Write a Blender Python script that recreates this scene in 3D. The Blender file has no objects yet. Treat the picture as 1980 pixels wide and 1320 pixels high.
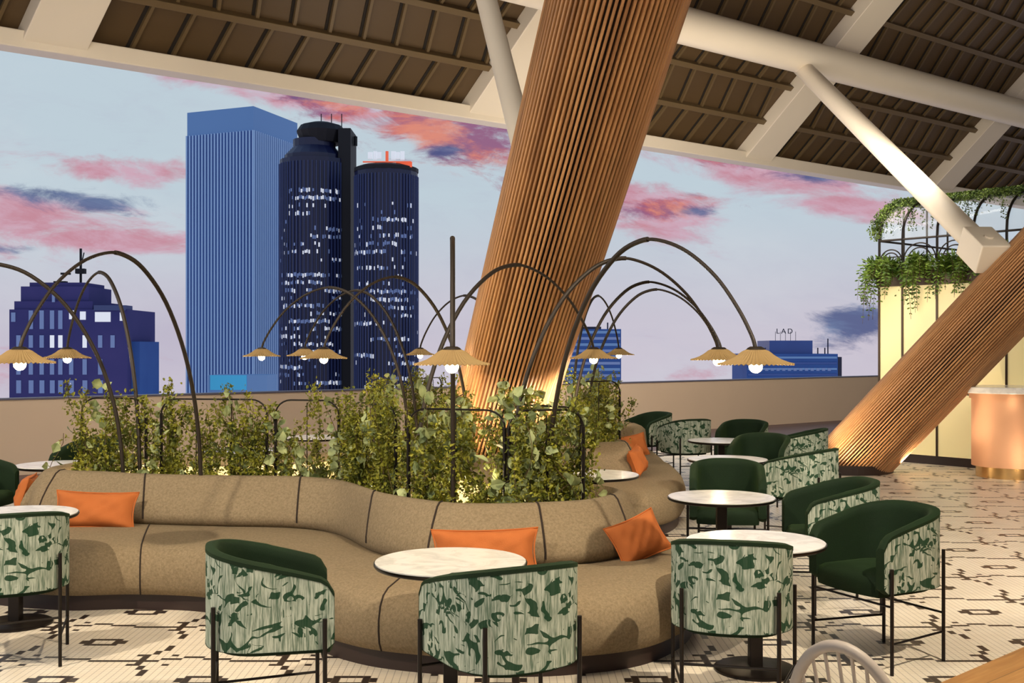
import bpy, math, random
from mathutils import Vector, Matrix
random.seed(7)
PI = math.pi
SC = bpy.context.scene
COL = SC.collection
EYE = 1.85
F = 2150.0

# ------------------------------------------------------------------ camera
cam_d = bpy.data.cameras.new('camera')
cam = bpy.data.objects.new('camera', cam_d); COL.objects.link(cam)
cam.location = (0, 0, EYE); cam.rotation_euler = (PI/2, 0, 0)
cam_d.sensor_width = 36; cam_d.lens = 36*F/1980
cam_d.shift_y = 13/1980
cam_d.clip_start = .1; cam_d.clip_end = 3000
SC.camera = cam
SC.view_settings.view_transform = 'Standard'
SC.view_settings.look = 'None'
SC.view_settings.gamma = 1
SC.view_settings.use_curve_mapping = False
SC.view_settings.exposure = 0.0

def lin(r, g, b):
    f = lambda c: (c/255/12.92) if c/255 <= .04045 else ((c/255+.055)/1.055)**2.4
    return (f(r), f(g), f(b), 1)

# ------------------------------------------------------------------ tiny node language
class N:
    T = None
    def __init__(s, sock): s.s = sock
    def _m(s, op, *o):
        n = N.T.nodes.new('ShaderNodeMath'); n.operation = op
        for i, v in enumerate((s,)+o):
            if isinstance(v, N): N.T.links.new(v.s, n.inputs[i])
            else: n.inputs[i].default_value = v
        return N(n.outputs[0])
    def __add__(s, o): return s._m('ADD', o)
    __radd__ = __add__
    def __sub__(s, o): return s._m('SUBTRACT', o)
    def __rsub__(s, o): return (s*-1)+o
    def __mul__(s, o): return s._m('MULTIPLY', o)
    __rmul__ = __mul__
    def __truediv__(s, o): return s._m('DIVIDE', o)
    def abs(s): return s._m('ABSOLUTE')
    def floor(s): return s._m('FLOOR')
    def frac(s): return s._m('FRACT')
    def lt(s, o): return s._m('LESS_THAN', o)
    def gt(s, o): return s._m('GREATER_THAN', o)
    def max(s, o): return s._m('MAXIMUM', o)
    def min(s, o): return s._m('MINIMUM', o)
    def exp(s): return s._m('EXPONENT')
    def smooth(s, a, b):
        n = N.T.nodes.new('ShaderNodeMapRange'); n.interpolation_type = 'SMOOTHSTEP'
        N.T.links.new(s.s, n.inputs[0]); n.inputs[1].default_value = a; n.inputs[2].default_value = b
        return N(n.outputs[0])
def comb(x, y, z=0.0):
    n = N.T.nodes.new('ShaderNodeCombineXYZ')
    for i, v in enumerate((x, y, z)):
        if isinstance(v, N): N.T.links.new(v.s, n.inputs[i])
        else: n.inputs[i].default_value = v
    return N(n.outputs[0])
def sep(v):
    n = N.T.nodes.new('ShaderNodeSeparateXYZ'); N.T.links.new(v.s, n.inputs[0])
    return [N(o) for o in n.outputs]
def coord(kind):
    n = N.T.nodes.new('ShaderNodeTexCoord'); return N(n.outputs[kind])
def geo_pos():
    n = N.T.nodes.new('ShaderNodeNewGeometry'); return N(n.outputs['Position'])
def noise(v, scale, detail=3, rough=.5, dist=0.0, col=False):
    n = N.T.nodes.new('ShaderNodeTexNoise'); N.T.links.new(v.s, n.inputs['Vector'])
    n.inputs['Scale'].default_value = scale; n.inputs['Detail'].default_value = detail
    n.inputs['Roughness'].default_value = rough; n.inputs['Distortion'].default_value = dist
    return N(n.outputs['Color' if col else 'Fac'])
def mix(fac, a, b):
    n = N.T.nodes.new('ShaderNodeMix'); n.data_type = 'RGBA'
    for sck, v in ((n.inputs['Factor'], fac), (n.inputs['A'], a), (n.inputs['B'], b)):
        if sck.name == 'Factor' and not isinstance(v, N): sck.default_value = v
        elif isinstance(v, N): N.T.links.new(v.s, sck)
        else: sck.default_value = v
    n.inputs[0].default_value = n.inputs[0].default_value
    return N(n.outputs['Result'])
def mixc(fac, a, b):
    n = N.T.nodes.new('ShaderNodeMix'); n.data_type = 'RGBA'
    fi, ai, bi = n.inputs[0], n.inputs[6], n.inputs[7]
    for sck, v in ((fi, fac), (ai, a), (bi, b)):
        if isinstance(v, N): N.T.links.new(v.s, sck)
        else: sck.default_value = v
    return N(n.outputs[2])

# ------------------------------------------------------------------ sky (in directions)
world = bpy.data.worlds.new('sky'); SC.world = world; world.use_nodes = True
N.T = world.node_tree; N.T.nodes.clear()
dx, dy, dz = sep(coord('Generated'))
yy = dy.abs().max(.25)
az = dx/yy*F; el = dz/yy*F          # 2150 units per unit slope
cv = comb(az/700, (el+az*.12)/230)
n1 = noise(cv, 3.0, 9, .66, .5)
n2 = noise(comb(az/900+7.3, el/500+3.1), 1.5, 5, .6, .2)
n3 = noise(comb(az/420+1.7, (el+az*.12)/150), 3.4, 9, .68, .4)
def blob(px, py, rx, ry, tilt=0.0):
    a = az-(px-990); e = el-(673-py)
    e2 = e-a*tilt
    return ((a*a/(rx*rx)+e2*e2/(ry*ry))*-1).exp()
def total(bl):
    t = bl[0]
    for b in bl[1:]: t = t.max(b)
    return t
base = mixc(el.smooth(-20, 330), lin(202, 194, 208), lin(190, 206, 216))
base = mixc(blob(300, 640, 420, 90)*.7, base, lin(186, 180, 200))
base = mixc(el.smooth(500, 1600)*.8, base, lin(120, 150, 190))
base = mixc(((n1-.5)*3+.2).smooth(.0,1.2)*.35, base, lin(176,176,198))
base = mixc(n2.smooth(.45, .7)*.25, base, lin(215, 222, 226))
pinkM = total([blob(30, 425, 330, 66, -.08), blob(250, 330, 200, 34, -.02), blob(560, 190, 260, 40, -.22)*.9, blob(190, 460, 260, 34, -.05),
               blob(420, 150, 260, 40, -.2)*.8, blob(1250, 400, 170, 60, -.1), blob(1500, 330, 260, 50, -.15), blob(1640, 400, 150, 40, -.1)*.85,
               blob(1180, 720, 420, 60)*.25, blob(60, 700, 300, 50)*.5,
               blob(2600, 300, 500, 120)*.8, blob(-700, 300, 500, 90)*.8])
redM = total([blob(870, 260, 230, 75, -.22), blob(620, 190, 150, 45, -.2), blob(1290, 405, 100, 36), blob(1440, 310, 130, 30, -.15)*.8,
              blob(2500, 380, 300, 60)])
blueM = total([blob(140, 385, 190, 26, -.12), blob(1650, 630, 90, 42, .1)*1.3, blob(1560, 340, 130, 22, -.1)*.8, blob(860, 292, 60, 20),
               blob(1340, 410, 70, 18), blob(600, 190, 90, 16)*.7, blob(30, 480, 60, 14)*.7, blob(2300, 500, 260, 50)])
sky = mixc((pinkM*1.1+(n1-.5)*2.6).smooth(.35, 1.0)*.92, base, mixc(n3.smooth(.35, .65), lin(206, 164, 182), lin(196, 132, 148)))
sky = mixc((redM*1.1+(n3-.5)*2.4).smooth(.42, 1.0)*.95, sky, mixc(n1.smooth(.4, .62), lin(146, 92, 128), lin(208, 112, 102)))
sky = mixc((redM+(n1-.5)*2.2).smooth(.75, 1.15)*.6, sky, lin(228, 152, 128))
sky = mixc((blueM*1.1+(n3-.5)*2.2).smooth(.42, 1.1)*.9, sky, mixc(n1.smooth(.4, .65), lin(70, 84, 132), lin(100, 125, 165)))
bg = N.T.nodes.new('ShaderNodeBackground'); N.T.links.new(sky.s, bg.inputs[0]); bg.inputs[1].default_value = 1.0
wo = N.T.nodes.new('ShaderNodeOutputWorld'); N.T.links.new(bg.outputs[0], wo.inputs[0])

# ------------------------------------------------------------------ lights (warm ceiling spots; the third spot and the area lights are unseen added fill)
def light(kind, name, loc, energy, color, size=.3, target=None, spot=None, blend=.4, sy=None):
    d = bpy.data.lights.new(name, kind); d.energy = energy; d.color = color
    if kind == 'AREA':
        d.size = size
        if sy: d.shape = 'RECTANGLE'; d.size_y = sy
    else: d.shadow_soft_size = size
    if kind == 'SPOT': d.spot_size = math.radians(spot); d.spot_blend = blend
    o = bpy.data.objects.new(name, d); COL.objects.link(o); o.location = loc
    if target is not None:
        o.rotation_euler = (Vector(target)-Vector(loc)).to_track_quat('-Z', 'Y').to_euler()
    return o
WARM = (1, .86, .67)
WARM2 = (1, .89, .75)
light('SPOT', 'ceiling_or_fill_spot', (3.6, 2.6, 6.0), 2000, WARM, .07, (.8, 7.0, 0), 80, .6)
light('SPOT', 'ceiling_or_fill_spot', (-5.2, 3.0, 6.0), 1750, WARM, .07, (-2.3, 8.0, 0), 75, .6)
light('SPOT', 'ceiling_or_fill_spot', (6.8, 6.0, 6.0), 1500, WARM2, .15, (4.8, 11.0, 0), 72, .7)  # unseen, added to brighten the floor towards the kiosk
light('AREA', 'overhead_fill', (-1.0, 5.0, 8.5), 240, WARM2, 6, (-1, 12, 0), sy=5)  # unseen soft fill added over the whole seating area
light('AREA', 'parapet_fill', (-3.5, 13.0, 5.4), 130, WARM2, 5, (-2.5, 19.5, .5), sy=.6)  # unseen strip added to brighten the left parapet
light('AREA', 'parapet_fill', (4.5, 18.0, 5.4), 260, WARM2, 5, (7.0, 27, .5), sy=.6)  # unseen strip added to brighten the right parapet
light('AREA', 'roof_fill', (1.2, 16.6, 2.7), 260, WARM2, 5, (6.5, 25, 9.0), sy=3)  # unseen area light added to brighten deck and rafters from below
light('AREA', 'room_fill', (0.5, -3.0, 3.2), 95, WARM2, 5, (0.3, 10, 3.0), sy=3)  # unseen fill behind the camera, added to light the column and all else
light('AREA', 'roof_fill', (13.5, 15.0, 3.2), 330, WARM2, 6, (15, 26, 9.0), sy=3)  # unseen added fill for the roof on the right
light('AREA', 'roof_fill', (-7.5, 8.0, 3.4), 180, WARM2, 5, (-3, 18, 8.0), sy=3)  # unseen added fill for the roof on the left

# ------------------------------------------------------------------ materials
def mat(name, color=None, rough=.6, metal=0.0, fn=None, emit=0.0, spec=.5, bump=None, ecol=None, trans=0.0):
    m = bpy.data.materials.new(name); m.use_nodes = True
    N.T = m.node_tree
    b = N.T.nodes['Principled BSDF']
    b.inputs['Roughness'].default_value = rough; b.inputs['Metallic'].default_value = metal
    b.inputs['Specular IOR Level'].default_value = spec
    if color: b.inputs['Base Color'].default_value = color
    if emit:
        b.inputs['Emission Color'].default_value = ecol or color; b.inputs['Emission Strength'].default_value = emit
    if fn:
        r = fn()
        c, h = r if isinstance(r, tuple) else (r, None)
        if c is not None: N.T.links.new(c.s, b.inputs['Base Color'])
        if h is not None:
            bn = N.T.nodes.new('ShaderNodeBump'); bn.inputs['Strength'].default_value = bump or .3
            bn.inputs['Distance'].default_value = .01
            N.T.links.new(h.s, bn.inputs['Height']); N.T.links.new(bn.outputs[0], b.inputs['Normal'])
    return m

def f_mosaic():
    x, y, z = sep(geo_pos())
    T = .0418
    row = (y/.04).floor()
    xs = x+0.0
    sx = ((xs/T).floor()+.5)*T; sy_ = (row+.5)*.04
    PX, PY = .836, .80
    u = ((sx+2.98)/PX+20.0); v = ((sy_-6.6)/PY+20.0)
    uf = (u+.5).frac()-.5; vf = (v+.5).frac()-.5        # distance from nearest line, in periods
    # stepped wander of the lines
    tv = ((v*1.0).frac()-.5).abs()*2-.5                  # triangle -.5..0.5
    ox = (tv*4).floor()*.05+.02
    tu = ((u*1.0+.2).frac()-.5).abs()*2-.5
    oy = (tu*3).floor()*.035+.01
    la = ((uf+ox*.8).abs()).lt(.022)
    lb = ((vf+oy).abs()).lt(.026)
    au = uf.abs(); av = vf.abs()
    dots = (((au-.13).abs()).lt(.03))*(((av-.13).abs()).lt(.03))
    cu = .5-au; cw = .5-av                               # distance from cell centre
    ring = (cu.lt(.115)*cw.lt(.078))*(1-(cu.lt(.075)*cw.lt(.04)))
    arm = (cu.lt(.165)*cw.lt(.03))*cu.gt(.11)
    pat = la.max(lb).max(dots).max(ring).max(arm)
    gx = ((xs/T).frac()-.5).abs().gt(.44); gy = ((y/.04).frac()-.5).abs().gt(.43)
    grout = gx.max(gy)
    var = noise(comb(sx, sy_), 9, 1)
    tile = mixc(var, lin(226, 212, 188), lin(240, 230, 212))
    tile = mixc(pat, tile, lin(44, 34, 30))
    c = mixc((gx*.55).max(gy*.25), tile, lin(120, 104, 84))
    return c, (1-grout)
M = {}
M['mosaic'] = mat('mosaic', rough=.32, fn=f_mosaic, bump=.25)

def f_planks(c1, c2, w=.18, rot=0.0):
    def g():
        x, y, z = sep(geo_pos())
        ca, sa = math.cos(rot), math.sin(rot)
        a = x*ca+y*sa; b = y*ca-x*sa
        k = (b/w).floor()
        seam = ((b/w).frac()-.5).abs().gt(.485)
        g1 = noise(comb(a*1.2+k*3.7, b*16), 1.6, 6, .6, .4)
        pl = noise(comb(k*1.31, k*.7), 3, 0)
        c = mixc((g1*.6+pl*.4).smooth(.3, .7), c1, c2)
        return mixc(seam*.8, c, tuple(q*.3 for q in c1[:3])+(1,)), g1
    return g
ANG = math.atan2(1, 1.266)
M['dark_planks'] = mat('dark_planks', rough=.5, fn=f_planks(lin(92, 72, 72), lin(122, 98, 96), .2, ANG))
M['oak_planks'] = mat('oak_planks', rough=.45, fn=f_planks(lin(168, 120, 68), lin(198, 150, 92), .22, math.atan2(.68, .77)))

def f_plaster(c):
    def g():
        p = geo_pos(); n = noise(p, 1.3, 4)
        return mixc(n, tuple(q*.93 for q in c[:3])+(1,), c)
    return g
M['parapet'] = mat('parapet_paint', rough=.8, fn=f_plaster(lin(206, 184, 160)))
M['backwall'] = mat('wall_paint', rough=.9, fn=f_plaster(lin(150, 125, 100)))
M['beam'] = mat('cream_steel', rough=.45, fn=f_plaster(lin(226, 214, 194)))
M['deck'] = mat('brown_metal_deck', rough=.5, fn=f_plaster(lin(84, 64, 38)))
M['deckrib'] = mat('brown_metal_rib', rough=.45, fn=f_plaster(lin(100, 81, 52)))
M['rib_shade'] = mat('painted_rib_shade', lin(26, 18, 10), .8)  # dark colour for the shadow lines beside the roof ribs
M['black'] = mat('black_metal', lin(34, 28, 24), .38, .6)
M['lampmetal'] = mat('bronze_black_metal', lin(48, 40, 32), .5, .4)
M['darkbase'] = mat('dark_brown_skirting', lin(46, 30, 24), .5)
M['coping'] = mat('dark_coping', lin(88, 86, 104), .4)

def f_fabric_sofa():
    p = geo_pos()
    x, y, z = sep(p)
    w = noise(p, 260, 2, .6); w2 = noise(p, 60, 3, .6); w3 = noise(p, 3, 3)
    c = mixc((w*.5+w2*.5).smooth(.3, .7), lin(114, 99, 76), lin(152, 135, 108))
    return mixc(w3*.25, c, lin(122, 102, 74)), w
M['sofa'] = mat('tan_woven_fabric', rough=.95, fn=f_fabric_sofa, bump=.35, spec=.2)
M['seam'] = mat('dark_seam', lin(40, 28, 18), .9)

def f_velvet(c1, c2):
    def g():
        n = noise(coord('Object'), 5, 4)
        f = noise(coord('Object'), 300, 1)
        return mixc(n, c1, c2), f
    return g
M['velvet'] = mat('green_velvet', rough=.8, fn=f_velvet(lin(9, 25, 11), lin(18, 41, 17)), spec=.25)
M['velvet'].node_tree.nodes['Principled BSDF'].inputs['Sheen Weight'].default_value = .12
M['velvet'].node_tree.nodes['Principled BSDF'].inputs['Sheen Tint'].default_value = lin(110, 150, 70)

def f_pattern():
    u, v, _ = sep(coord('UV'))
    st = noise(comb(u*150, v*9), 1.0, 3, .6)
    st2 = noise(comb(u*48+5, v*3.5), 1.0, 3, .6)
    basec = mixc((st*.6+st2*.4).smooth(.36, .62), lin(82, 102, 84), lin(178, 184, 168))
    # abstract shapes: warped cells with some filled, plus hooked strokes along cell borders
    wv = noise(comb(u*14, v*14), 1.0, 1, .5)
    wv2 = noise(comb(u*14+9.1, v*14+4.2), 1.0, 1, .5)
    uu = u+(wv-.5)*.07; vv = v+(wv2-.5)*.07
    vec = comb(uu*12.5, vv*17)
    vo = N.T.nodes.new('ShaderNodeTexVoronoi'); N.T.links.new(vec.s, vo.inputs['Vector'])
    vo.feature = 'DISTANCE_TO_EDGE'; vo.inputs['Scale'].default_value = 1; vo.inputs['Randomness'].default_value = .85
    edge = N(vo.outputs['Distance'])
    vc = N.T.nodes.new('ShaderNodeTexVoronoi'); N.T.links.new(vec.s, vc.inputs['Vector'])
    vc.inputs['Scale'].default_value = 1; vc.inputs['Randomness'].default_value = .85
    vc.distance = 'CHEBYCHEV'
    r, g_, b_ = sep(N(vc.outputs['Color'])); dc = N(vc.outputs['Distance'])
    rag = noise(comb(u*120, v*8), 1.0, 2, .6)
    gate = noise(comb(u*13+3, v*13), 1.0, 1, .5)
    line = noise(comb(u*8+2, v*10+6), 1.0, 1, .4, .6)
    stroke = (((line-.5).abs()-(gate-.44)*.34-(rag-.5)*.02).lt(0.0))*gate.gt(.47)
    blobs = r.gt(.48)*((dc+(rag-.5)*.10+(wv2-.5)*.5).lt(.24))
    bar = b_.gt(.6)*((dc+(rag-.5)*.06).lt(.34))*(edge.lt(.17))*(edge.gt(.04))
    pat = stroke.max(blobs).max(bar)
    return mixc(pat*.95, basec, lin(24, 58, 36)), st
M['pattern'] = mat('green_abstract_jacquard', rough=.9, fn=f_pattern, bump=.25, spec=.2)

def f_marble():
    p = geo_pos(); n = noise(p, 5, 6, .6, 1.2); n2 = noise(p, 16, 5, .6)
    return mixc(n.smooth(.42, .62), lin(232, 228, 220), mixc(n2, lin(200, 196, 188), lin(226, 222, 214)))
M['marble'] = mat('white_marble', rough=.18, fn=f_marble)

def f_cushion():
    p = coord('Object'); n = noise(p, 6, 4); f = noise(p, 220, 2)
    return mixc(n, lin(164, 90, 42), lin(188, 108, 56)), f
M['orange'] = mat('burnt_orange_fabric', rough=.85, fn=f_cushion, spec=.25)

def f_wood():
    x, y, z = sep(coord('Object'))
    g = noise(comb(x*14, y*14, z*1.2), 1.0, 6, .62, .6)
    t = noise(comb(x*9, y*9, z*.12), 1.0, 2)
    return mixc((g*.55+t*.45).smooth(.3, .7), lin(138, 94, 56), lin(198, 148, 98)), g
M['wood'] = mat('oak_slats', rough=.5, fn=f_wood, bump=.15)
M['core'] = mat('dark_column_core', lin(34, 20, 10), .9)
M['windsor'] = mat('greige_painted_wood', lin(170, 158, 146), .5)
M['shade'] = mat('woven_straw_shade', lin(142, 116, 72), .8, emit=.02, ecol=lin(255, 200, 120))
M['bulb'] = mat('glowing_bulb', lin(255, 230, 180), .4, emit=16.0, ecol=lin(255, 226, 170))
M['cream_in'] = mat('cream_planter_wall', lin(226, 206, 160), .7)
M['soil'] = mat('dark_soil', rough=1, fn=f_plaster(lin(70, 54, 34)))
def leaf(name, c1, c2, sc=9):
    m = mat(name, rough=.55, fn=lambda: mixc(noise(geo_pos(), sc, 3).smooth(.35, .65), c1, c2), spec=.35)
    b = m.node_tree.nodes['Principled BSDF']
    return m
M['leaf_s'] = leaf('small_leaves', lin(72, 80, 16), lin(140, 138, 40))
M['leaf_b'] = leaf('round_leaves', lin(104, 118, 74), lin(168, 176, 122), 6)
M['leaf_f'] = leaf('fern_leaves', lin(54, 84, 20), lin(108, 134, 44), 6)
M['leaf_d'] = leaf('ivy_leaves', lin(44, 66, 22), lin(92, 112, 40), 6)
M['stem'] = mat('brown_stem', lin(78, 60, 32), .8)
def f_copper():
    return mixc(noise(geo_pos(), 2, 2), lin(214, 160, 120), lin(228, 178, 138))
M['copper'] = mat('copper_sheet', rough=.62, metal=.55, fn=f_copper)
M['brass'] = mat('brass_ring', lin(210, 170, 110), .25, .9)
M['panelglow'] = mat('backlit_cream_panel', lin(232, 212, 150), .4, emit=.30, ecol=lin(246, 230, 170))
M['brass_dark'] = mat('dark_bronze_frame', lin(58, 42, 26), .4, .5)
m = mat('clear_roof_glass', lin(235, 240, 240), .08); b = m.node_tree.nodes['Principled BSDF']
b.inputs['Transmission Weight'].default_value = .0; b.inputs['Alpha'].default_value = .14; M['glass'] = m

# city
M['fin'] = mat('pale_blue_fins', lin(160, 196, 236), .5)
M['tglass'] = mat('blue_tower_glass', rough=.35, fn=lambda: mixc(noise(geo_pos(), .07, 4), lin(30, 58, 128), lin(64, 104, 176)))
M['tband'] = mat('pale_blue_band', lin(104, 148, 202), .6)
M['dglass'] = mat('dark_tower_glass', rough=.4, fn=lambda: mixc(noise(geo_pos(), .12, 4), lin(10, 14, 40), lin(26, 34, 76)))
M['dfin'] = mat('dark_fins', lin(60, 74, 122), .5)
M['dblack'] = mat('blackish_slab', lin(6, 6, 16), .7)
M['brick'] = mat('dusky_blue_masonry', rough=.8, fn=lambda: mixc(noise(geo_pos(), .1, 4), lin(30, 40, 104), lin(74, 66, 128)))
M['blueb'] = mat('blue_facade', rough=.7, fn=lambda: mixc(noise(geo_pos(), .1, 4), lin(24, 64, 140), lin(62, 110, 180)))
M['band'] = mat('pale_facade_band', lin(120, 160, 208), .7)
M['win'] = mat('lit_window', lin(200, 205, 210), .6, emit=.55, ecol=lin(225, 228, 235))
M['windim'] = mat('dim_window', lin(110, 130, 180), .6, emit=.12, ecol=lin(150, 175, 215))
M['cyan'] = mat('cyan_lit_screen', lin(60, 150, 200), .6, emit=.25, ecol=lin(70, 190, 230))
M['redlight'] = mat('red_lit_mast', lin(200, 70, 50), .6, emit=.6, ecol=lin(240, 110, 70))

# ------------------------------------------------------------------ mesh helpers
class MB:
    def __init__(s): s.v = []; s.f = []; s.uv = None
    def quad_strip(s, rows, close=False, uv=None):
        """rows: list of equal-length point lists"""
        b = len(s.v); n = len(rows[0])
        for r in rows: s.v += [tuple(p) for p in r]
        for i in range(len(rows)-1):
            for j in range(n if close else n-1):
                k = (j+1) % n
                s.f.append((b+i*n+j, b+i*n+k, b+(i+1)*n+k, b+(i+1)*n+j))
        return b
    def box(s, c, h, R=None):
        b = len(s.v); c = Vector(c)
        for dz_ in (-1, 1):
            for dx_, dy_ in ((-1, -1), (1, -1), (1, 1), (-1, 1)):
                p = Vector((dx_*h[0], dy_*h[1], dz_*h[2]))
                if R: p = R @ p
                s.v.append(tuple(c+p))
        s.f += [(b, b+3, b+2, b+1), (b+4, b+5, b+6, b+7)]
        for i in range(4):
            j = (i+1) % 4; s.f.append((b+i, b+j, b+4+j, b+4+i))
        return s
    def hexa(s, lo, hi):
        """prism between two equal polygons"""
        b = len(s.v); n = len(lo); s.v += [tuple(p) for p in lo]+[tuple(p) for p in hi]
        s.f.append(tuple(b+i for i in reversed(range(n)))); s.f.append(tuple(b+n+i for i in range(n)))
        for i in range(n):
            j = (i+1) % n; s.f.append((b+i, b+j, b+n+j, b+n+i))
        return s
    def tube(s, pts, r, n=10, caps=True):
        pts = [Vector(p) for p in pts]; rs = r if isinstance(r, (list, tuple)) else [r]*len(pts)
        rows = []; up = None
        for i, p in enumerate(pts):
            t = (pts[min(i+1, len(pts)-1)]-pts[max(i-1, 0)]).normalized()
            if up is None:
                up = t.orthogonal().normalized()
            up = (up-t*up.dot(t)).normalized(); sd = t.cross(up)
            rows.append([p+(up*math.cos(a)+sd*math.sin(a))*rs[i] for a in [2*PI*k/n for k in range(n)]])
        b = s.quad_strip(rows, True)
        if caps:
            s.f.append(tuple(b+i for i in reversed(range(n)))); e = b+(len(pts)-1)*n
            s.f.append(tuple(e+i for i in range(n)))
        return s
    def lathe(s, prof, c=(0, 0, 0), n=40, caps=True):
        rows = [[(c[0]+r*math.cos(2*PI*k/n), c[1]+r*math.sin(2*PI*k/n), c[2]+z) for k in range(n)] for r, z in prof]
        b = s.quad_strip(rows, True)
        if caps:
            s.f.append(tuple(b+i for i in reversed(range(n)))); e = b+(len(prof)-1)*n
            s.f.append(tuple(e+i for i in range(n)))
        return s
    def build(s, name, m, parent=None, smooth=False, bevel=0.0, loc=None, rot=None, angle=40):
        me = bpy.data.meshes.new(name); me.from_pydata(s.v, [], s.f); me.update()
        if s.uv:
            l = me.uv_layers.new(name='UVMap')
            for lp in me.loops: l.data[lp.index].uv = s.uv[lp.vertex_index]
        o = bpy.data.objects.new(name, me); COL.objects.link(o)
        me.materials.append(m)
        if smooth:
            for p in me.polygons: p.use_smooth = True
            try: me.set_sharp_from_angle(angle=math.radians(angle))
            except Exception: pass
        if bevel:
            md = o.modifiers.new('bevel', 'BEVEL'); md.width = bevel; md.segments = 2; md.limit_method = 'ANGLE'
        if parent: o.parent = parent
        if loc is not None: o.location = loc
        if rot is not None: o.rotation_euler = rot
        return o
def tag(o, label=None, cat=None, group=None, kind=None):
    if label: o['label'] = label
    if cat: o['category'] = cat
    if group: o['group'] = group
    if kind: o['kind'] = kind
    return o
def thing(name, label, cat, loc=(0, 0, 0), rz=0.0, group=None):
    o = bpy.data.objects.new(name, None); COL.objects.link(o); o.location = loc; o.rotation_euler = (0, 0, rz)
    o.empty_display_size = .1
    return tag(o, label, cat, group)
def kids(o): return [c for c in bpy.data.objects if c.parent is o]
def copy_tree(o, parent=None, ch_map=None):
    c = o.copy(); COL.objects.link(c)
    if parent: c.parent = parent
    for ch in kids(o): copy_tree(ch, c)
    return c
def catmull(P, n, closed=False):
    out = []; L = len(P); seg = L if closed else L-1
    for i in range(seg):
        g = lambda k: Vector(P[k % L]) if closed else Vector(P[max(0, min(L-1, k))])
        a, b, c, d = g(i-1), g(i), g(i+1), g(i+2)
        for k in range(n):
            t = k/n
            out.append(.5*((2*b)+(c-a)*t+(2*a-5*b+4*c-d)*t*t+(3*b-a-3*c+d)*t**3))
    if not closed: out.append(Vector(P[-1]))
    return out

# ================================================================== SETTING
U = Vector((1.266, 1, 0)).normalized()                # along parapet and eave, to the right and away
W_ = Vector((-U.y, U.x, 0))                           # outwards
V = Vector((1.367, -1, 1.775)).normalized()           # along rafters, up
NU = V.cross(U).normalized()
if NU.z < 0: NU = -NU
E0 = Vector((-7.367, 16.0, 0))                        # parapet line at left frame edge

def strip(a, b, w0, w1, z0, z1):
    """box along U from a to b, offset w0..w1 outward"""
    return [E0+U*a+W_*w0, E0+U*b+W_*w0, E0+U*b+W_*w1, E0+U*a+W_*w1], z0, z1
def ubox(mb, a, b, w0, w1, z0, z1):
    q, _, _ = strip(a, b, w0, w1, z0, z1)
    return mb.hexa([p+Vector((0, 0, z0)) for p in q], [p+Vector((0, 0, z1)) for p in q])

mb = MB(); q, _, _ = strip(-16, 46, -3.0, -32, 0, 0)
mb.hexa([p+Vector((0, 0, -.15)) for p in q][::-1], [p for p in q][::-1])
tag(mb.build('floor', M['mosaic']), kind='structure')
mb = MB(); ubox(mb, -16, 46, -3.0, 0.0, -.15, .004)
tag(mb.build('floor_edge', M['dark_planks']), kind='structure')
# oak floor area at lower right (line through (2.38,6.15),(3.15,6.86))
a = Vector((1.2, 5.06, 0)); d1 = (Vector((3.15, 6.86, 0))-Vector((2.38, 6.15, 0))).normalized(); d2 = Vector((d1.y, -d1.x, 0))
mb = MB(); q = [a, a+d2*5, a+d2*5+d1*9, a+d1*9]
mb.hexa([p+Vector((0, 0, -.02)) for p in q], [p+Vector((0, 0, .006)) for p in q])
tag(mb.build('floor_oak', M['oak_planks']), kind='structure')
mb = MB(); ubox(mb, -16, 46, 0, .22, -.15, 1.10)
w = tag(mb.build('wall_parapet', M['parapet']), kind='structure')
mb = MB(); ubox(mb, -16, 46, -.02, .24, 1.10, 1.125); tag(mb.build('trim_1', M['coping']), kind='structure')
# eave beam
mb = MB(); ubox(mb, -16, 46, -.10, .30, 6.20, 6.46); tag(mb.build('trim_2', M['beam'], bevel=.02), kind='structure')
# deck: inclined slab
TOP = 13.0
def rp(s, t, h=0.0): return E0+Vector((0, 0, 6.23))+U*s+V*t+NU*h
mb = MB(); q = [(-16, -.1), (46, -.1), (46, TOP), (-16, TOP)]
mb.hexa([rp(s, t, .33) for s, t in q], [rp(s, t, .45) for s, t in q])
tag(mb.build('ceiling', M['deck']), kind='structure')
# flat ceiling above and behind the camera, and the wall behind
p0 = rp(-16, TOP, .33); p1 = rp(46, TOP, .33)
bk = -W_*16
mb = MB(); q = [p0, p1, p1+bk, p0+bk]
mb.hexa(q, [p+Vector((0, 0, .2)) for p in q]); tag(mb.build('ceiling_upper', M['deck']), kind='structure')
q = [p0+bk, p1+bk, p1+bk-W_*.3, p0+bk-W_*.3]
mb = MB(); mb.hexa([Vector((p.x, p.y, -.15)) for p in q], q)
tag(mb.build('wall_back', M['backwall']), kind='structure')
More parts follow.
